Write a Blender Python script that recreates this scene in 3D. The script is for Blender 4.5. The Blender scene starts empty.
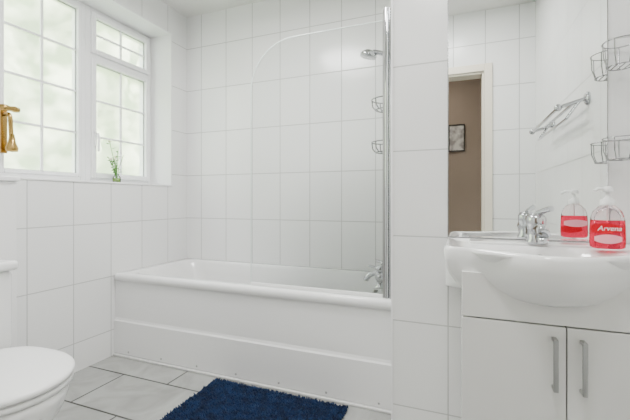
import bpy, bmesh, math, random
from mathutils import Vector, Matrix
random.seed(4)
S = bpy.context.scene
COL = S.collection

# ------------------------------------------------------------ materials
def pmat(name, col, rough=0.5, metal=0.0, trans=0.0, ior=1.45, alpha=1.0, coat=0.0, emis=None, es=0.0):
    m = bpy.data.materials.new(name); m.use_nodes = True
    b = m.node_tree.nodes['Principled BSDF']
    b.inputs['Base Color'].default_value = (*col, 1)
    b.inputs['Roughness'].default_value = rough
    b.inputs['Metallic'].default_value = metal
    b.inputs['IOR'].default_value = ior
    b.inputs['Transmission Weight'].default_value = trans
    b.inputs['Alpha'].default_value = alpha
    b.inputs['Coat Weight'].default_value = coat
    if emis:
        b.inputs['Emission Color'].default_value = (*emis, 1)
        b.inputs['Emission Strength'].default_value = es
    return m

def noise_bump(m, scale=40, strength=0.1, dist=0.002, colvar=None):
    nt = m.node_tree; b = nt.nodes['Principled BSDF']
    tc = nt.nodes.new('ShaderNodeNewGeometry')
    n = nt.nodes.new('ShaderNodeTexNoise'); n.inputs['Scale'].default_value = scale
    nt.links.new(tc.outputs['Position'], n.inputs['Vector'])
    bp = nt.nodes.new('ShaderNodeBump'); bp.inputs['Strength'].default_value = strength
    bp.inputs['Distance'].default_value = dist
    nt.links.new(n.outputs['Fac'], bp.inputs['Height'])
    nt.links.new(bp.outputs['Normal'], b.inputs['Normal'])
    if colvar:
        r = nt.nodes.new('ShaderNodeValToRGB')
        r.color_ramp.elements[0].position = 0.38; r.color_ramp.elements[1].position = 0.62
        r.color_ramp.elements[0].color = (*colvar[0], 1); r.color_ramp.elements[1].color = (*colvar[1], 1)
        nt.links.new(n.outputs['Fac'], r.inputs['Fac'])
        nt.links.new(r.outputs['Color'], b.inputs['Base Color'])
    return m

def tile_mat(name, ua, va, w, h, u0, v0, c1, c2, mortar, ms=0.003, rough=0.18, wave=0.25, offset=0.0, marble=False):
    m = bpy.data.materials.new(name); m.use_nodes = True
    nt = m.node_tree; b = nt.nodes['Principled BSDF']; N = nt.nodes.new; L = nt.links.new
    g = N('ShaderNodeNewGeometry'); sp = N('ShaderNodeSeparateXYZ'); L(g.outputs['Position'], sp.inputs[0])
    cb = N('ShaderNodeCombineXYZ')
    for ax, o, i in ((ua, u0, 0), (va, v0, 1)):
        a = N('ShaderNodeMath'); a.operation = 'SUBTRACT'
        L(sp.outputs[ax], a.inputs[0]); a.inputs[1].default_value = o - 40*(w if i == 0 else h)
        L(a.outputs[0], cb.inputs[i])
    br = N('ShaderNodeTexBrick'); br.offset = offset; br.squash = 1.0
    L(cb.outputs[0], br.inputs['Vector'])
    br.inputs['Color1'].default_value = (*c1, 1); br.inputs['Color2'].default_value = (*c2, 1)
    br.inputs['Mortar'].default_value = (*mortar, 1)
    br.inputs['Scale'].default_value = 1.0; br.inputs['Mortar Size'].default_value = ms
    br.inputs['Mortar Smooth'].default_value = 0.15; br.inputs['Bias'].default_value = 0
    br.inputs['Brick Width'].default_value = w; br.inputs['Row Height'].default_value = h
    if marble:
        mn = N('ShaderNodeTexNoise'); mn.inputs['Scale'].default_value = 5; mn.inputs['Detail'].default_value = 8
        mn.inputs['Distortion'].default_value = 1.2
        L(g.outputs['Position'], mn.inputs['Vector'])
        rr = N('ShaderNodeValToRGB'); rr.color_ramp.elements[0].position = .35; rr.color_ramp.elements[1].position = .62
        rr.color_ramp.elements[0].color = (.74, .74, .73, 1); rr.color_ramp.elements[1].color = (1, 1, 1, 1)
        L(mn.outputs['Fac'], rr.inputs['Fac'])
        mx = N('ShaderNodeMix'); mx.data_type = 'RGBA'; mx.blend_type = 'MULTIPLY'; mx.inputs[0].default_value = 1
        L(br.outputs['Color'], mx.inputs[6]); L(rr.outputs['Color'], mx.inputs[7])
        L(mx.outputs[2], b.inputs['Base Color'])
    else:
        L(br.outputs['Color'], b.inputs['Base Color'])
    inv = N('ShaderNodeMath'); inv.operation = 'SUBTRACT'; inv.inputs[0].default_value = 1
    L(br.outputs['Fac'], inv.inputs[1])
    b1 = N('ShaderNodeBump'); b1.inputs['Strength'].default_value = .6; b1.inputs['Distance'].default_value = .0015
    L(inv.outputs[0], b1.inputs['Height'])
    ns = N('ShaderNodeTexNoise'); ns.inputs['Scale'].default_value = 9; ns.inputs['Detail'].default_value = 2
    L(g.outputs['Position'], ns.inputs['Vector'])
    b2 = N('ShaderNodeBump'); b2.inputs['Strength'].default_value = wave; b2.inputs['Distance'].default_value = .004
    L(ns.outputs['Fac'], b2.inputs['Height']); L(b1.outputs['Normal'], b2.inputs['Normal'])
    L(b2.outputs['Normal'], b.inputs['Normal'])
    rm = N('ShaderNodeMapRange'); L(br.outputs['Fac'], rm.inputs[0])
    rm.inputs[3].default_value = rough; rm.inputs[4].default_value = .7
    L(rm.outputs[0], b.inputs['Roughness'])
    return m

TW = (.88, .88, .875); TW2 = (.855, .86, .86); GR = (.52, .52, .515)
M_tile_x = tile_mat('tile_white_back', 'X', 'Z', .226, .33, -.50, .49, TW, TW2, GR)
M_tile_p = tile_mat('tile_white_partition', 'X', 'Z', .226, .33, -.041, .49, TW, TW2, GR, ms=.0024)
M_tile_y = tile_mat('tile_white_side', 'Y', 'Z', .236, .33, 1.645, .49, TW, TW2, GR, ms=.0026)
M_floor = tile_mat('tile_floor_marble', 'X', 'Y', .60, .30, -1.72, 1.50, (.42, .425, .41), (.365, .37, .36), (.06, .06, .057), ms=.005, rough=.16, wave=.1, offset=.5, marble=True)
M_paint = noise_bump(pmat('paint_white', (.87, .87, .87), .6), 60, .05)
M_ceil = noise_bump(pmat('paint_ceiling', (.78, .77, .75), .8), 60, .05)
M_taupe = noise_bump(pmat('paint_taupe', (.37, .29, .225), .8), 60, .05)
M_cream = pmat('paint_cream_gloss', (.80, .74, .63), .3)
M_upvc = pmat('upvc_white', (.90, .90, .91), .25)
M_cer = pmat('ceramic_white', (.88, .88, .88), .06, coat=.4)
M_acr = pmat('acrylic_white', (.87, .87, .87), .12, coat=.3)
M_cab = pmat('cabinet_gloss_white', (.78, .78, .765), .18)
M_chrome = pmat('chrome', (.55, .56, .58), .07, 1.0)
M_wire = pmat('wire_steel', (.34, .34, .35), .25, 1.0)
M_steel = pmat('brushed_steel', (.42, .42, .42), .28, 1.0)
M_brass = pmat('brass', (.42, .27, .09), .25, 1.0)
M_mirror = pmat('mirror_silver', (.91, .93, .92), .0, 1.0)
M_plastic = pmat('plastic_white', (.9, .9, .9), .3)
M_red = pmat('red_soap', (1, .05, .12), .04, trans=.85, ior=1.15)
M_clear = pmat('clear_plastic', (.98, .88, .90), .05, trans=.95, ior=1.12)
M_label = pmat('label_pink', (.95, .38, .46), .4)
M_lw = pmat('label_white', (.95, .92, .93), .4)
M_green = pmat('leaf_green', (.09, .26, .04), .5)
M_flower = pmat('petal_pale', (.85, .85, .6), .5)
M_dark = pmat('dark_gap', (.10, .10, .10), .8)
M_gasket = pmat('gasket_grey', (.25, .26, .27), .6)
M_grout = pmat('silicone_white', (.7, .7, .69), .4)
M_blue = noise_bump(pmat('chenille_navy', (.003, .012, .04), 1.0), 30, .2, .003, ((.003, .012, .042), (.006, .024, .078)))
M_hedge = noise_bump(pmat('hedge_leaves', (.3, .5, .1), .8), 2.6, .4, .03, ((.20, .29, .12), (.76, .81, .56)))
M_grass = noise_bump(pmat('grass', (.2, .35, .08), .9), 8, .3, .02, ((.1, .2, .05), (.25, .4, .12)))
M_print = noise_bump(pmat('art_print', (.5, .5, .5), .5), 14, 0, .001, ((.35, .32, .30), (.75, .72, .66)))
M_fdark = pmat('frame_dark', (.05, .04, .035), .4)

def thin_glass(name, tint, trl=0.0, tcol=(1, 1, 1)):
    m = bpy.data.materials.new(name); m.use_nodes = True
    nt = m.node_tree; nt.nodes.remove(nt.nodes['Principled BSDF'])
    o = nt.nodes['Material Output']
    t = nt.nodes.new('ShaderNodeBsdfTransparent'); t.inputs[0].default_value = (*tint, 1)
    src = t.outputs[0]
    if trl:
        tl = nt.nodes.new('ShaderNodeBsdfTranslucent'); tl.inputs[0].default_value = (*tcol, 1)
        m2 = nt.nodes.new('ShaderNodeMixShader'); m2.inputs[0].default_value = trl
        nt.links.new(src, m2.inputs[1]); nt.links.new(tl.outputs[0], m2.inputs[2]); src = m2.outputs[0]
    g = nt.nodes.new('ShaderNodeBsdfGlossy'); g.inputs['Roughness'].default_value = 0
    f = nt.nodes.new('ShaderNodeFresnel'); f.inputs[0].default_value = 1.45
    mx = nt.nodes.new('ShaderNodeMixShader')
    nt.links.new(f.outputs[0], mx.inputs[0]); nt.links.new(src, mx.inputs[1])
    nt.links.new(g.outputs[0], mx.inputs[2]); nt.links.new(mx.outputs[0], o.inputs[0])
    return m
M_glass = thin_glass('screen_glass', (.945, .96, .955))
M_vglass = thin_glass('vase_glass', (.93, .96, .94))
M_wglass = thin_glass('window_glass_frosted', (.97, .98, .97), .33, (.97, 1, .96))
M_gedge = pmat('glass_edge', (.75, .82, .80), .1)

# ------------------------------------------------------------ builders
def link(ob, parent=None):
    COL.objects.link(ob)
    if parent: ob.parent = parent
    return ob
def empty(name, loc=(0, 0, 0)):
    e = bpy.data.objects.new(name, None); e.empty_display_size = .05
    COL.objects.link(e); return e
def mesh(name, vs, fs, mat, parent=None, smooth=False, mods=()):
    me = bpy.data.meshes.new(name); me.from_pydata(vs, [], fs); me.update()
    bm = bmesh.new(); bm.from_mesh(me); bmesh.ops.recalc_face_normals(bm, faces=bm.faces); bm.to_mesh(me); bm.free()
    me.materials.append(mat)
    if smooth:
        for p in me.polygons: p.use_smooth = True
    ob = bpy.data.objects.new(name, me); link(ob, parent); return ob
def boxes(name, bl, mat, parent=None, bevel=0.0, seg=2):
    bm = bmesh.new()
    for (x0, x1, y0, y1, z0, z1) in bl:
        M = Matrix.Translation(((x0+x1)/2, (y0+y1)/2, (z0+z1)/2)) @ Matrix.Diagonal((abs(x1-x0), abs(y1-y0), abs(z1-z0), 1))
        bmesh.ops.create_cube(bm, size=1, matrix=M)
    me = bpy.data.meshes.new(name); bm.to_mesh(me); bm.free(); me.materials.append(mat)
    ob = bpy.data.objects.new(name, me); link(ob, parent)
    if bevel:
        b = ob.modifiers.new('b', 'BEVEL'); b.width = bevel; b.segments = seg; b.limit_method = 'ANGLE'
        for p in me.polygons: p.use_smooth = True
        w = ob.modifiers.new('w', 'WEIGHTED_NORMAL'); w.keep_sharp = True
    return ob
def loft(name, rings, mat, parent=None, cap0=False, cap1=False, smooth=True, sub=0):
    n = len(rings[0]); vs = [v for r in rings for v in r]; fs = []
    for i in range(len(rings)-1):
        for j in range(n):
            a = i*n+j; b = i*n+(j+1) % n
            fs.append((a, b, b+n, a+n))
    if cap0: fs.append(tuple(range(n))[::-1])
    if cap1: fs.append(tuple((len(rings)-1)*n+j for j in range(n)))
    ob = mesh(name, vs, fs, mat, parent, smooth)
    if sub:
        s = ob.modifiers.new('s', 'SUBSURF'); s.levels = sub; s.render_levels = sub
    return ob
def tube(name, pts, r, mat, parent=None, cyclic=False, kind='POLY', res=4):
    c = bpy.data.curves.new(name, 'CURVE'); c.dimensions = '3D'; c.bevel_depth = r; c.bevel_resolution = res
    c.use_fill_caps = True
    sp = c.splines.new('NURBS' if kind == 'NURBS' else 'POLY'); sp.points.add(len(pts)-1)
    for p, q in zip(sp.points, pts): p.co = (*q, 1)
    sp.use_cyclic_u = cyclic
    if kind == 'NURBS': sp.order_u = 4; sp.use_endpoint_u = not cyclic; sp.resolution_u = 8
    c.materials.append(mat)
    ob = bpy.data.objects.new(name, c); return link(ob, parent)
def multitube(name, lines, r, mat, parent=None):
    c = bpy.data.curves.new(name, 'CURVE'); c.dimensions = '3D'; c.bevel_depth = r; c.bevel_resolution = 3; c.use_fill_caps = True
    for pts, cyc in lines:
        sp = c.splines.new('POLY'); sp.points.add(len(pts)-1)
        for p, q in zip(sp.points, pts): p.co = (*q, 1)
        sp.use_cyclic_u = cyc
    c.materials.append(mat)
    return link(bpy.data.objects.new(name, c), parent)
def lathe(name, prof, mat, parent=None, loc=(0, 0, 0), axis=(0, 0, 1), n=32, sx=1, sy=1):
    q = Vector((0, 0, 1)).rotation_difference(Vector(axis).normalized())
    rings = []
    for r, z in prof:
        ring = []
        for k in range(n):
            a = 2*math.pi*k/n
            v = q @ Vector((r*math.cos(a)*sx, r*math.sin(a)*sy, z)) + Vector(loc)
            ring.append(tuple(v))
        rings.append(ring)
    return loft(name, rings, mat, parent, cap0=prof[0][0] > 1e-5, cap1=prof[-1][0] > 1e-5)
def rrect(x0, x1, y0, y1, r, z, n=8):
    pts = []
    for cx, cy, a0 in ((x1-r, y1-r, 0), (x0+r, y1-r, 90), (x0+r, y0+r, 180), (x1-r, y0+r, 270)):
        for k in range(n+1):
            a = math.radians(a0+90*k/n)
            pts.append((cx+r*math.cos(a), cy+r*math.sin(a), z))
    return pts

# ------------------------------------------------------------ room constants
XL, XR, YB, YF, CZ = -1.995, .506, 2.32, -.15, 2.39
YP, XP = 1.456, -.25
WY0, WY1, WZ0, WZ1 = .62, 2.159, 1.06, 2.20
XO = -2.30

boxes('floor', [(-2.3, .7, -1.6, 2.45, -.1, 0)], M_floor)
boxes('ceiling', [(-2.3, .7, -1.6, 2.45, CZ, CZ+.1)], M_ceil)
boxes('wall_back', [(-2.3, .7, YB, YB+.13, 0, CZ)], M_tile_x)
boxes('wall_left', [(XO, XL, -.27, YB, 0, WZ0), (XO, XL, -.27, YB, WZ1, CZ),
                    (XO, XL, -.27, WY0, WZ0, WZ1), (XO, XL, WY1, YB, WZ0, WZ1)], M_tile_y)
boxes('wall_right', [(XR, XR+.19, -1.6, YB, 0, CZ)], M_tile_y)
boxes('wall_partition', [(XP, XR, YP, YP+.12, 0, CZ)], M_tile_p, bevel=.002)
boxes('wall_bath_end', [(XP, XP+.12, YP+.12, YB, 0, CZ)], M_tile_y)
DX0, DX1, DZ = -.58, .17, 1.93
boxes('wall_front', [(XL, DX0, YF-.12, YF, 0, CZ)], M_tile_x)
boxes('wall_front.001', [(DX1, XR, YF-.12, YF, 0, CZ)], M_tile_x)
boxes('wall_front.002', [(DX0, DX1, YF-.12, YF, DZ, CZ)], M_tile_x)
boxes('door_1', [(DX1, DX1+.055, YF, YF+.018, 0, DZ+.055), (DX0-.055, DX0, YF, YF+.018, 0, DZ+.055), (DX0, DX1, YF, YF+.018, DZ, DZ+.055),
                 (DX1-.015, DX1, YF-.12, YF, 0, DZ), (DX0, DX0+.015, YF-.12, YF, 0, DZ), (DX0+.015, DX1-.015, YF-.12, YF, DZ-.015, DZ)], M_cream, bevel=.003)
boxes('wall_corridor', [(-2.3, XR, -1.6, -1.5, 0, CZ), (-2.3, -2.2, -1.5, -.27, 0, CZ)], M_taupe)
# corridor picture
pf = empty('picture_frame')
boxes('frame', [(-.12, .05, -1.5, -1.48, 1.50, 1.512), (-.12, .05, -1.5, -1.48, 1.788, 1.80), (-.12, -.108, -1.5, -1.48, 1.512, 1.788), (.038, .05, -1.5, -1.48, 1.512, 1.788)], M_fdark, pf)
boxes('print', [(-.108, .038, -1.498, -1.49, 1.512, 1.788)], M_print, pf)

boxes('trim_1', [(XP-.002, XP+.006, YP-.003, YP+.005, 0, CZ)], M_upvc, bevel=.001)
boxes('trim_2', [(-2.20, XL+.006, WY0, WY1, WZ0, WZ0+.012)], M_upvc, bevel=.003)
boxes('trim_3', [(-2.20, XL-.001, WY1-.008, WY1, WZ0+.012, WZ1), (-2.20, XL-.001, WY0, WY1-.008, WZ1-.008, WZ1)], M_paint)

# ------------------------------------------------------------ windows
WX0, WX1 = -2.255, -2.19
def window(name, y0, y1, z0, z1, transom=None, cols=2, rows=4, rtop=2, s=.032, f=.034, out=.018):
    e = empty(name)
    bl = [(WX0, WX1, y0, y0+f, z0, z1), (WX0, WX1, y1-f, y1, z0, z1), (WX0, WX1, y0+f, y1-f, z0, z0+f), (WX0, WX1, y0+f, y1-f, z1-f, z1)]
    if transom:
        bl.append((WX0, WX1, y0+f, y1-f, transom-.018, transom+.018))
        secs = [(z0+f, transom-.018, rows), (transom+.018, z1-f, rtop)]
    else:
        secs = [(z0+f, z1-f, rows)]
    boxes('frame', bl, M_upvc, e, bevel=.004)
    k = 0
    for (a, b, rw) in secs:
        k += 1
        ya, yb = y0+f-.004, y1-f+.004; X0, X1 = WX0+.01, WX1+out
        a -= .004; b += .004
        boxes('sash_%d' % k, [(X0, X1, ya, ya+s, a, b), (X0, X1, yb-s, yb, a, b), (X0, X1, ya+s, yb-s, a, a+s), (X0, X1, ya+s, yb-s, b-s, b)], M_upvc, e, bevel=.005)
        gy0, gy1, gz0, gz1 = ya+s, yb-s, a+s, b-s
        XG = X1-.022
        boxes('gasket_%d' % k, [(XG-.01, XG, gy0, gy0+.003, gz0, gz1), (XG-.01, XG, gy1-.003, gy1, gz0, gz1), (XG-.01, XG, gy0, gy1, gz0, gz0+.003), (XG-.01, XG, gy0, gy1, gz1-.003, gz1)], M_gasket, e)
        xm = XG-.006
        mesh('pane_%d' % k, [(xm, gy0, gz0), (xm, gy1, gz0), (xm, gy1, gz1), (xm, gy0, gz1)], [(0, 1, 2, 3)], M_wglass, e)
        bars = []
        for c in range(1, cols):
            yy = gy0+(gy1-gy0)*c/cols; bars.append((xm-.006, xm+.006, yy-.006, yy+.006, gz0, gz1))
        for r in range(1, rw):
            zz = gz0+(gz1-gz0)*r/rw; bars.append((xm-.0055, xm+.0055, gy0, gy1, zz-.006, zz+.006))
        boxes('glazing_bars_%d' % k, bars, M_upvc, e)
    return e
window('window_1', 1.125, 1.625, WZ0+.012, WZ1-.008, None, 2, 4, s=.022, out=.008)
window('window_2', 1.625, WY1-.008, WZ0+.012, WZ1-.008, 1.885, 2, 3, 2)
window('window_3', WY0, 1.125, WZ0+.012, WZ1-.008, None, 2, 4, s=.022, out=.008)

h2 = empty('window_handle')
hx = WX1+.018
boxes('plate', [(hx, hx+.012, 1.665, 1.681, 1.30, 1.40)], M_upvc, h2, bevel=.004)
tube('lever', [(hx+.010, 1.673, 1.38), (hx+.03, 1.673, 1.38), (hx+.036, 1.673, 1.36), (hx+.034, 1.673, 1.27)], .007, M_upvc, h2)
hb = empty('brass_window_handle')
by = 1.170
PX = WX1+.009
boxes('plate', [(PX, PX+.009, by-.016, by+.016, 1.20, 1.44)], M_brass, hb, bevel=.003)
bx = PX+.009
tube('arm', [(bx, by, 1.40), (bx+.04, by, 1.405), (bx+.05, by+.004, 1.38), (bx+.035, by+.01, 1.31), (bx+.045, by+.012, 1.26)], .010, M_brass, hb, kind='NURBS')
lathe('bar', [(0, -.045), (.013, -.042), (.017, -.02), (.012, 0), (.017, .02), (.013, .042), (0, .045)], M_brass, hb, (bx+.045, by, 1.425), (0, 1, 0))
lathe('weight', [(0, 0), (.025, .003), (.028, .02), (.017, .05), (.011, .09), (0, .092)], M_brass, hb, (bx+.042, by+.012, 1.205))

# ------------------------------------------------------------ outside
vs = []; fs = []; ny, nz = 90, 60
from mathutils import noise
for j in range(nz+1):
    for i in range(ny+1):
        y = -3+9*i/ny; z = -.6+4.4*j/nz
        d = noise.noise(Vector((y*1.3, z*1.3, 0)))*.5+noise.noise(Vector((y*5, z*5, 3)))*.15
        vs.append((-5.2+d, y, z))
for j in range(nz):
    for i in range(ny):
        a = j*(ny+1)+i; fs.append((a, a+1, a+ny+2, a+ny+1))
hg = mesh('garden_hedge', vs, fs, M_hedge, smooth=True)
boxes('ground_outside', [(-9, -2.31, -6, 9, -.7, -.6)], M_grass)

# ------------------------------------------------------------ bathtub
bt = empty('bathtub')
BX0, BX1, BY0, BY1, BZ = XL+.002, XP-.002, 1.66, YB-.002, .507
def br(fr, bk, l, r_, rad, z): return rrect(BX0+l, BX1-r_, BY0+fr, BY1-bk, rad, z, 10)
rings = [br(.006, 0, 0, 0, .012, .462), br(0, 0, 0, 0, .014, .466), br(0, 0, 0, 0, .014, .492), br(.004, 0, 0, 0, .016, .502), br(.012, .004, .004, .004, .02, BZ),
         br(.055, .05, .07, .12, .09, BZ), br(.064, .058, .082, .128, .095, .502), br(.070, .064, .092, .134, .10, .488),
         br(.078, .07, .12, .142, .11, .42), br(.095, .085, .19, .155, .12, .28), br(.115, .105, .26, .17, .12, .18), br(.15, .14, .32, .21, .11, .135), br(.21, .20, .40, .28, .08, .125)]
tub = loft('shell', rings, M_acr, bt, cap1=True)
prof = [(1.672, .464), (1.672, .235), (1.669, .222), (1.664, .214), (1.664, .02), (1.668, .012), (1.70, .012), (1.70, .464)]
n = len(prof)
mesh('front_panel', [(BX0, y, z) for y, z in prof]+[(BX1, y, z) for y, z in prof],
     [(i, (i+1) % n, n+(i+1) % n, n+i) for i in range(n)]+[tuple(range(n)), tuple(range(n, 2*n))], M_acr, bt)
boxes('silicone_seal', [(BX0, BX1, 1.655, 1.70, 0, .012)], M_grout, bt, bevel=.003)
for k in range(7):
    xx = BX0+.12+k*.255
    lathe('screw_cap_%d' % k, [(0, .003), (.005, .002), (.006, 0)], M_steel, bt, (xx, 1.664, .035), (0, -1, 0), n=12)
lathe('plug_hole', [(0, .004), (.025, .004), (.03, 0)], M_chrome, bt, (-.62, 1.98, .126))
lathe('overflow', [(0, .008), (.024, .006), (.03, 0)], M_chrome, bt, (-.397, 1.985, .42), (-1, 0, .1))

# bath screen
bs = empty('bath_screen')
sx0, sx1, sz0, sz1, r = -1.036, -.322, .522, 1.79, .25
out = [(sx1, sz0), (sx1, sz1)]
for k in range(17):
    a = math.radians(90+90*k/16); out.append((sx0+r+r*math.cos(a), sz1-r+r*math.sin(a)))
out.append((sx0, sz0))
Y0 = 1.700
n = len(out)
mesh('glass', [(x, Y0, z) for x, z in out], [tuple(range(n))], M_glass, bs)
tube('glass_edge', [(x, Y0, z) for x, z in out[1:]], .0028, M_gedge, bs)
boxes('bottom_seal', [(sx0, sx1, Y0-.005, Y0+.005, .508, .524)], M_plastic, bs, bevel=.002)
boxes('wall_channel', [(XP-.05, XP, Y0-.012, Y0+.012, .508, 1.84)], M_chrome, bs, bevel=.002)
tube('hinge_post', [(XP-.063, Y0, .508), (XP-.063, Y0, 1.845)], .011, M_chrome, bs)
boxes('glass_clamp', [(XP-.082, XP-.070, Y0-.007, Y0+.007, .508, 1.84)], M_steel, bs, bevel=.001)

# bath mixer tap
mt = empty('bath_mixer_tap')
tx = -.385
boxes('tap_deck', [(tx-.03, tx+.05, 1.86, 2.11, BZ-.006, BZ+.002)], M_acr, mt, bevel=.003)
for k, yy in enumerate((1.895, 2.075)):
    lathe('pillar_%d' % k, [(.027, 0), (.027, .006), (.017, .012), (.017, .04), (.022, .045), (.022, .075), (0, .08)], M_chrome, mt, (tx, yy, BZ))
    lathe('handle_%d' % k, [(.012, .0), (.015, .01), (.024, .018), (.024, .035), (.012, .042), (0, .043)], M_chrome, mt, (tx, yy, BZ+.072), n=8)
    tube('lever_%d' % k, [(tx, yy, BZ+.10), (tx-.06, yy, BZ+.108)], .007, M_chrome, mt)
tube('body', [(tx, 1.875, BZ+.055), (tx, 2.095, BZ+.055)], .022, M_chrome, mt)
tube('spout', [(tx, 1.985, BZ+.055), (tx-.04, 1.985, BZ+.065), (tx-.085, 1.985, BZ+.05), (tx-.095, 1.985, BZ+.012)], .015, M_chrome, mt, kind='NURBS')
lathe('diverter', [(.010, 0), (.010, .03), (.014, .035), (.014, .048), (0, .05)], M_chrome, mt, (tx, 1.985, BZ+.07))
tube('hose', [(tx+.005, 1.96, BZ+.06), (tx-.01, 1.90, BZ+.01), (tx-.03, 1.84, BZ-.03), (tx-.05, 1.86, BZ-.07), (tx-.03, 1.93, BZ-.04), (tx+.03, 1.97, BZ+.08), (tx+.08, 2.0, BZ+.3), (XP-.05, 2.0, 1.2), (XP-.055, 2.0, 1.68)], .007, M_steel, mt, kind='NURBS')

# shower
sh = empty('shower_head')
tube('riser_rail', [(XP-.05, 2.02, 1.05), (XP-.05, 2.02, 1.86)], .011, M_chrome, sh)
for k, zz in enumerate((1.06, 1.85)):
    tube('bracket_%d' % k, [(XP-.001, 2.02, zz), (XP-.05, 2.02, zz)], .014, M_chrome, sh)
lathe('slider', [(0, -.03), (.022, -.028), (.022, .028), (0, .03)], M_chrome, sh, (XP-.05, 2.015, 1.69))
tube('handset_arm', [(XP-.05, 1.995, 1.665), (XP-.08, 1.99, 1.72), (XP-.12, 1.985, 1.755), (XP-.19, 1.98, 1.765)], .013, M_chrome, sh, kind='NURBS')
lathe('rose', [(0, -.014), (.044, -.014), (.046, -.004), (.038, .010), (.018, .024), (0, .028)], M_chrome, sh, (XP-.215, 1.98, 1.755), (.25, 0, 1))

def wire_basket(name, x, y, z, w, d, h, side=-1, r=.0018):
    e = empty(name); lines = []
    def ring(s, zz):
        return [(x+side*(d*.5+d*.5*s*math.cos(a)), y+w*.5*s*math.sin(a), zz) for a in [2*math.pi*k/28 for k in range(28)]]
    lines.append((ring(1, z+h), True)); lines.append((ring(.75, z), True))
    t, m_, b = ring(1, z+h), ring(.96, z+h*.4), ring(.75, z)
    for k in range(0, 28, 4): lines.append(([t[k], m_[k], b[k]], False))
    for k in range(1, 6):
        a = math.pi*k/6; rr = .75
        lines.append(([(x+side*(d*.5+d*.5*rr*math.cos(a)), y+w*.5*rr*math.sin(a), z), (x+side*(d*.5+d*.5*rr*math.cos(a)), y-w*.5*rr*math.sin(a), z)], False))
    multitube('wire', lines, r, M_wire, e)
    lathe('wall_cup', [(.022, 0), (.02, .006), (.008, .012), (0, .013)], M_chrome, e, (x, y, z+h*.8), (side, 0, 0))
    return e
wire_basket('soap_basket', XP, 1.82, 1.405, .14, .16, .05, r=.003)
wire_basket('soap_basket', XP, 1.82, 1.195, .14, .16, .05, r=.003)
wire_basket('wire_basket', XR, 1.395, 1.37, .10, .092, .075, r=.0016)
wire_basket('wire_basket', XR, 1.395, 1.085, .10, .092, .065, r=.0016)

# ------------------------------------------------------------ mirror
mr = empty('wall_mirror')
boxes('glass', [(-.041, .443, YP-.006, YP-.001, .824, 1.95)], M_mirror, mr)
multitube('edge', [([(-.041, YP-.006, .824), (-.041, YP-.006, 1.95), (.443, YP-.006, 1.95), (.443, YP-.006, .824)], True)], .0018, M_wire, mr)

# towel rail on right wall
tr = empty('towel_rail')
for k, yy in enumerate((.42, 1.03)):
    lathe('flange_%d' % k, [(.028, 0), (.028, .008), (.020, .014), (0, .015)], M_chrome, tr, (XR, yy, 1.39), (-1, 0, 0))
    tube('arm_%d' % k, [(XR-.01, yy, 1.39), (XR-.11, yy, 1.36)], .008, M_chrome, tr)
    lathe('end_%d' % k, [(0, -.014), (.013, -.009), (.016, 0), (.013, .009), (0, .014)], M_chrome, tr, (XR-.11, yy, 1.36), (0, 1, 0))
tube('bar_1', [(XR-.05, .42, 1.378), (XR-.05, 1.03, 1.378)], .008, M_chrome, tr)
tube('bar_2', [(XR-.11, .42, 1.36), (XR-.11, 1.03, 1.36)], .008, M_chrome, tr)
tube('bar_3', [(XR-.08, .42, 1.31), (XR-.08, 1.03, 1.31)], .006, M_chrome, tr)
for k, yy in enumerate((.42, 1.03)):
    tube('drop_%d' % k, [(XR-.03, yy, 1.385), (XR-.08, yy, 1.31)], .006, M_chrome, tr)

# ------------------------------------------------------------ vanity
va = empty('vanity_unit')
CX0, CX1, CY = .005, XR-.003, 1.14
boxes('carcass', [(CX0, CX0+.016, CY+.018, YP-.002, .08, .755), (CX1-.016, CX1, CY+.018, YP-.002, .08, .755), (CX0+.016, CX1-.016, YP-.02, YP-.002, .08, .66), (CX0+.016, CX1-.016, CY+.018, YP-.02, .08, .096)], M_cab, va, bevel=.001)
boxes('plinth', [(CX0+.01, CX1, CY+.06, YP-.01, 0, .08)], M_cab, va)
boxes('fascia', [(CX0, CX1, CY, CY+.018, .628, .755)], M_cab, va, bevel=.002)
gx = .261
boxes('door_left', [(CX0, gx-.0015, CY, CY+.017, .085, .624)], M_cab, va, bevel=.002)
boxes('door_right', [(gx+.0015, CX1, CY, CY+.017, .085, .624)], M_cab, va, bevel=.002)
boxes('gap_strip', [(gx-.02, gx+.02, CY+.018, CY+.02, .09, .62), (CX0+.016, CX1-.016, CY+.018, CY+.02, .61, .64)], M_dark, va)
for k, hx_ in enumerate((.231, .294)):
    z0, z1 = .462, .598
    boxes('handle_%d' % k, [(hx_-.006, hx_+.006, CY-.030, CY-.024, z0, z1), (hx_-.006, hx_+.006, CY-.026, CY, z0, z0+.009), (hx_-.006, hx_+.006, CY-.026, CY, z1-.009, z1)], M_steel, va, bevel=.002)

# washbasin
wb = empty('washbasin')
cx, cy = .228, 1.22
HX = .274
def outline_pt(a):
    dx, dy = math.cos(a), math.sin(a)
    lo, hi = 0, .6
    def inside(x, y):
        X = x-cx
        if abs(X) > HX: return False
        if y > YP-.002: return False
        t = abs(X)/HX
        fy = 1.035 + .125*(1-math.cos(min(1, max(0, t/.92))*math.pi))/2
        rc = .03
        if y < fy: return False
        if abs(X) > HX-rc and y < fy+rc:
            if (abs(X)-(HX-rc))**2+((fy+rc)-y)**2 > rc*rc: return False
        return True
    for _ in range(40):
        m = (lo+hi)/2
        if inside(cx+dx*m, cy+dy*m): lo = m
        else: hi = m
    return lo
NA = 144
R = [outline_pt(2*math.pi*k/NA) for k in range(NA)]
def bring(scale_in, z):
    pts = []
    for k in range(NA):
        a = 2*math.pi*k/NA; r_ = R[k]
        x, y = cx+math.cos(a)*(r_-scale_in), cy+math.sin(a)*(r_-scale_in)
        pts.append((x, min(y, YP-.002), z))
    return pts
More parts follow.
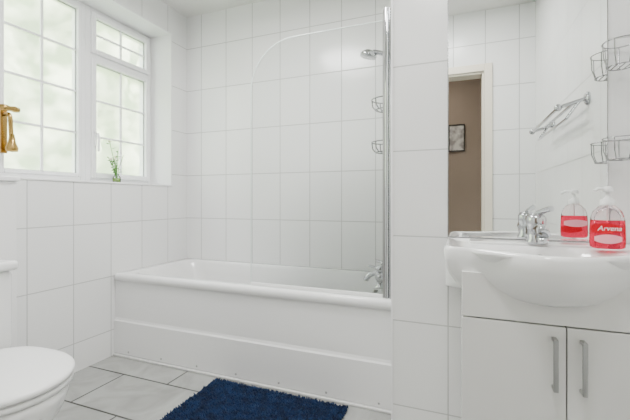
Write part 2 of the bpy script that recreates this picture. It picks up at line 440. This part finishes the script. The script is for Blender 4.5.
def bowl(rx, ry, ccy, z, ex=2.3):
    pts = []
    for k in range(NA):
        a = 2*math.pi*k/NA
        c, s = math.cos(a), math.sin(a)
        q = (abs(c/rx)**ex+abs(s/ry)**ex)**(-1/ex)
        pts.append((cx+c*q, ccy+s*q, z))
    return pts
def under(f, z):
    pts = []
    for k in range(NA):
        a = 2*math.pi*k/NA; r_ = R[k]
        x, y = cx+math.cos(a)*r_, cy+math.sin(a)*r_
        if y < cy+.1:
            x = cx+(x-cx)*(1-f*.6); y = 1.24+(y-1.24)*(1-f)
        pts.append((x, min(y, YP-.002), z))
    return pts
rings = [under(.85, .668), under(.65, .670), under(.50, .676), under(.34, .690), under(.20, .712), under(.10, .737), under(.035, .762), bring(.003, .778), bring(0, .786), bring(0, .811), bring(.003, .819), bring(.010, .822),
         bring(.028, .8205), bring(.040, .816),
         bowl(.205, .125, 1.195, .812, 2.6), bowl(.195, .116, 1.195, .800, 2.5), bowl(.182, .105, 1.195, .775, 2.4), bowl(.155, .088, 1.195, .735), bowl(.11, .062, 1.195, .712), bowl(.03, .03, 1.20, .706, 2)]
loft('bowl', rings, M_cer, wb, cap0=True, cap1=True)
boxes('tap_ledge', [(.03, .43, 1.345, YP-.004, .79, .8215)], M_cer, wb, bevel=.006)
lathe('waste', [(0, .004), (.02, .004), (.024, 0)], M_chrome, wb, (cx, 1.20, .7065))
lathe('overflow', [(0, .004), (.010, .003), (.013, 0)], M_chrome, wb, (cx, 1.295, .782), (0, -1, .5))

# basin tap
bt2 = empty('basin_mixer_tap')
px, py, pz = .228, 1.36, .8215
lathe('base', [(.031, 0), (.031, .006), (.026, .012), (.026, .055), (.028, .060), (.0285, .082), (.021, .093), (0, .097)], M_chrome, bt2, (px, py, pz))
tube('spout', [(px, py, pz+.035), (px, py-.04, pz+.054), (px, py-.085, pz+.054), (px, py-.11, pz+.036)], .018, M_chrome, bt2, kind='NURBS')
lathe('aerator', [(.013, 0), (.015, .014), (0, .016)], M_chrome, bt2, (px, py-.107, pz+.012))
tube('lever', [(px, py+.005, pz+.090), (px+.01, py-.02, pz+.104), (px+.03, py-.06, pz+.112)], .009, M_chrome, bt2, kind='NURBS')
lathe('popup_rod', [(.003, 0), (.003, .05), (.007, .055), (.007, .065), (0, .067)], M_chrome, bt2, (px, py+.038, pz))

# soap bottle
sb = empty('soap_dispenser_bottle')
ox, oy, oz = .392, 1.285, .8225
sx_, sy_ = 1.0, .68
lathe('liquid', [(.036, .0), (.042, .004), (.043, .02), (.042, .062), (.041, .080), (0, .080)], M_red, sb, (ox, oy, oz), sx=sx_, sy=sy_)
lathe('bottle_top', [(.041, .0805), (.038, .094), (.034, .105), (.022, .118), (.014, .122), (.0135, .13)], M_clear, sb, (ox, oy, oz), sx=sx_, sy=sy_)
lathe('collar', [(.017, .122), (.0175, .124), (.0175, .138), (.010, .142), (.007, .146), (.005, .147), (.005, .163), (0, .163)], M_plastic, sb, (ox, oy, oz))
lathe('pump_head', [(.012, .160), (.014, .163), (.013, .172), (.008, .176), (0, .177)], M_plastic, sb, (ox, oy, oz))
tube('nozzle', [(ox, oy, oz+.169), (ox-.025, oy-.012, oz+.170), (ox-.036, oy-.018, oz+.163)], .0048, M_plastic, sb)
tube('dip_tube', [(ox, oy, oz+.081), (ox, oy, oz+.125)], .0025, M_plastic, sb)
def label_patch(name, a0, a1, z0, z1, off, mat, zbend=0):
    vs = []; fs = []; n = 16
    for j in range(2):
        for i in range(n+1):
            a = math.radians(a0+(a1-a0)*i/n)
            z = (z0, z1)[j] + zbend*math.sin(math.pi*i/n)*(1 if j else -1)
            vs.append((ox+(.0425+off)*math.cos(a), oy+(.0425+off)*math.sin(a)*sy_, oz+z))
    for i in range(n): fs.append((i, i+1, n+2+i, n+1+i))
    return mesh(name, vs, fs, mat, sb, True)
label_patch('label', 215, 308, .022, .034, .0010, M_label, .007)
label_patch('label_rear', 35, 145, .046, .060, .0010, M_label, .006)
tc = bpy.data.curves.new('label_text', 'FONT'); tc.body = 'Arvena'; tc.size = .019; tc.align_x = 'CENTER'; tc.extrude = .0003; tc.shear = .25
tc.materials.append(M_lw)
to = bpy.data.objects.new('label_text', tc); link(to, sb)
ta = math.radians(264)
to.location = (ox+.046*math.cos(ta), oy+.0462*math.sin(ta)*sy_-.0008, oz+.052); to.rotation_euler = (math.radians(90), 0, 0)

# ------------------------------------------------------------ toilet + boxing
boxes('boxing_ledge', [(XL+.002, -1.69, .30, .955, 0, 1.036)], M_paint, bevel=.002)
boxes('trim_4', [(XL+.002, -1.68, .29, .965, 1.036, 1.056)], M_upvc, bevel=.004)
to_ = empty('toilet')
ty = .675
boxes('cistern', [(-1.688, -1.545, ty-.185, ty+.19, .40, .70)], M_cer, to_, bevel=.02, seg=4)
boxes('cistern_lid', [(-1.688, -1.53, ty-.195, ty+.20, .70, .735)], M_cer, to_, bevel=.012, seg=3)
lathe('flush_button', [(.022, 0), (.022, .006), (.018, .009), (0, .009)], M_chrome, to_, (-1.62, ty, .735))
def seat(a, b, z, x0=-1.52, xc=-1.30):
    pts = []; n = 64
    for k in range(n):
        t = 2*math.pi*k/n; c, s = math.cos(t), math.sin(t)
        if c >= 0: x = xc+a*c; y = ty+b*s
        else:
            ex = 2/3.2
            x = xc-abs(c)**ex*(xc-x0)*(a/.22); y = ty+math.copysign(abs(s)**ex, s)*b
        pts.append((x, y, z))
    return pts
loft('lid', [seat(.215, .185, .418), seat(.222, .192, .422), seat(.222, .192, .432), seat(.216, .186, .438), seat(.19, .16, .442), seat(.10, .08, .444)], M_plastic, to_, cap0=True, cap1=True)
loft('seat_ring', [seat(.210, .182, .396), seat(.218, .19, .400), seat(.218, .19, .411), seat(.212, .184, .415)], M_plastic, to_, cap0=True, cap1=True)
def bowlr(xc, a, b, z):
    return [(xc+a*math.cos(2*math.pi*k/64), ty+b*math.sin(2*math.pi*k/64), z) for k in range(64)]
loft('pan', [bowlr(-1.40, .23, .11, 0), bowlr(-1.40, .22, .10, .03), bowlr(-1.41, .19, .09, .14), bowlr(-1.37, .21, .12, .24), bowlr(-1.33, .235, .165, .33), bowlr(-1.325, .242, .178, .37), bowlr(-1.325, .240, .176, .394)], M_cer, to_, cap0=True, cap1=True)
boxes('pan_back', [(-1.685, -1.45, ty-.11, ty+.11, .20, .402)], M_cer, to_, bevel=.02)
boxes('hinges', [(-1.545, -1.51, ty-.09, ty-.06, .40, .43), (-1.545, -1.51, ty+.06, ty+.09, .40, .43)], M_chrome, to_, bevel=.005)

# ------------------------------------------------------------ bath mat
MX0, MX1, MY0, MY1 = -1.20, -.48, 1.12, 1.625
vs = []; fs = []
def addbox(x0, x1, y0, y1, z0, z1):
    b = len(vs)
    vs.extend([(x0, y0, z0), (x1, y0, z0), (x1, y1, z0), (x0, y1, z0), (x0, y0, z1), (x1, y0, z1), (x1, y1, z1), (x0, y1, z1)])
    fs.extend([(b, b+3, b+2, b+1), (b+4, b+5, b+6, b+7), (b, b+1, b+5, b+4), (b+1, b+2, b+6, b+5), (b+2, b+3, b+7, b+6), (b+3, b, b+4, b+7)])
addbox(MX0, MX1, MY0, MY1, .001, .008)
sp = .0072
nx, nyy = int((MX1-MX0)/sp), int((MY1-MY0)/sp)
for i in range(nx+1):
    for j in range(nyy+1):
        x = MX0+i*sp+random.uniform(-.0025, .0025); y = MY0+j*sp+random.uniform(-.0025, .0025)
        lx, ly = random.uniform(-.006, .006), random.uniform(-.006, .006); h = random.uniform(.012, .021); rr = .0034
        b = len(vs); a0 = random.random()*6
        for kk, (zz, f, rad) in enumerate(((.006, 0, rr), (h*.7, .6, rr*1.1), (h, 1, rr*.5))):
            for q in range(5):
                a = a0+2*math.pi*q/5
                vs.append((x+lx*f+rad*math.cos(a), y+ly*f+rad*math.sin(a), zz))
        for kk in range(2):
            for q in range(5):
                fs.append((b+kk*5+q, b+kk*5+(q+1) % 5, b+kk*5+5+(q+1) % 5, b+kk*5+5+q))
        fs.append(tuple(b+10+q for q in range(5)))
mesh('bath_mat', vs, fs, M_blue, smooth=True)

# ------------------------------------------------------------ vase with sprigs on sill
pv = empty('sprig_vase')
vx, vy, vz = -2.09, 1.765, WZ0+.012
lathe('glass_jar', [(0, 0), (.020, 0), (.024, .006), (.024, .035), (.014, .05), (.015, .06)], M_vglass, pv, (vx, vy, vz))
lathe('water', [(0, .002), (.020, .003), (.021, .03), (0, .031)], pmat('water_green', (.45, .65, .2), .1, trans=.4), pv, (vx, vy, vz))
stems = []
lv = []; lf = []
for k in range(8):
    a = random.uniform(0, 6.28); sp_ = random.uniform(.02, .075); hh = random.uniform(.14, .27)
    p = [(vx, vy, vz+.01), (vx+.3*sp_*math.cos(a), vy+.3*sp_*math.sin(a), vz+.4*hh+.02), (vx+sp_*math.cos(a), vy+sp_*math.sin(a), vz+hh)]
    stems.append((p, False))
    for q in range(6):
        t = .35+.11*q; bx_ = vx+sp_*math.cos(a)*t; by_ = vy+sp_*math.sin(a)*t; bz_ = vz+hh*t+.01
        aa = random.uniform(0, 6.28); l = random.uniform(.018, .035); w = .008
        d = Vector((math.cos(aa)*l, math.sin(aa)*l, random.uniform(-.005, .015))); s = Vector((-math.sin(aa)*w, math.cos(aa)*w, .003)); o = Vector((bx_, by_, bz_))
        b = len(lv); lv += [tuple(o), tuple(o+d*.5+s), tuple(o+d), tuple(o+d*.5-s)]; lf.append((b, b+1, b+2, b+3))
multitube('stems', stems, .0018, M_green, pv)
mesh('leaves', lv, lf, M_green, pv)
for k, (p, _) in enumerate(stems[:4]):
    lathe('blossom_%d' % k, [(0, -.008), (.008, -.003), (.010, .003), (0, .009)], M_flower, pv, p[2], n=10)

# ------------------------------------------------------------ lights
LX, LY = -1.0, 1.25
cl = empty('added_ceiling_light')  # unseen fixture, added to light the room and kept out of reflections
lathe('base', [(.17, 0), (.17, -.02), (.16, -.025), (0, -.025)], M_upvc, cl, (LX, LY, CZ))
lathe('diffuser', [(.155, -.025), (.15, -.055), (.11, -.08), (0, -.09)], pmat('opal_glass', (.95, .95, .95), .4, emis=(1, .98, .95), es=3), cl, (LX, LY, CZ))
def area(name, loc, size, power, col, parent=None, rot=(0, 0, 0)):
    l = bpy.data.lights.new(name, 'AREA'); l.shape = 'DISK'; l.size = size; l.energy = power; l.color = col
    o = bpy.data.objects.new(name, l); o.location = loc; o.rotation_euler = rot; link(o, parent); return o
area('fill_lamp', (LX, LY, CZ-.10), .5, 33, (1, .985, .965), cl)
c2 = empty('added_ceiling_light')  # second unseen source, added for overall room brightness
lathe('base', [(.05, 0), (.05, -.006), (.035, -.008), (0, -.006)], M_chrome, c2, (-.1, .45, CZ))
area('fill_lamp', (-.1, .45, CZ-.02), .3, 16, (1, .985, .965), c2)
c3 = empty('added_ceiling_light')  # unseen source added to lighten the corridor reflected in the mirror
lathe('base', [(.05, 0), (.05, -.006), (.035, -.008), (0, -.006)], M_chrome, c3, (-.4, -.9, CZ))
area('fill_lamp', (-.4, -.9, CZ-.02), .2, 7, (1, .93, .85), c3)

sun = bpy.data.lights.new('sun', 'SUN'); sun.energy = 13; sun.angle = .05; sun.color = (1, .97, .9)
so = bpy.data.objects.new('sun', sun); link(so)
so.rotation_euler = Vector((-1, .25, -.9)).to_track_quat('-Z', 'Y').to_euler()

w = bpy.data.worlds.new('World'); S.world = w; w.use_nodes = True
nt = w.node_tree; bg = nt.nodes['Background']
tcn = nt.nodes.new('ShaderNodeTexCoord'); sx3 = nt.nodes.new('ShaderNodeSeparateXYZ'); rp = nt.nodes.new('ShaderNodeValToRGB')
nt.links.new(tcn.outputs['Generated'], sx3.inputs[0]); nt.links.new(sx3.outputs['Z'], rp.inputs[0]); nt.links.new(rp.outputs[0], bg.inputs[0])
rp.color_ramp.elements[0].color = (.95, .97, 1, 1); rp.color_ramp.elements[1].color = (.78, .88, 1, 1)
bg.inputs[1].default_value = 9.5

# ------------------------------------------------------------ camera
cam = bpy.data.cameras.new('camera'); co = bpy.data.objects.new('camera', cam); link(co)
co.location = (0, 0, .96); co.rotation_euler = (math.radians(90), 0, math.radians(21.5))
cam.sensor_width = 36; cam.lens = 368/630*36; cam.shift_y = -10/630; cam.clip_start = .02
S.camera = co
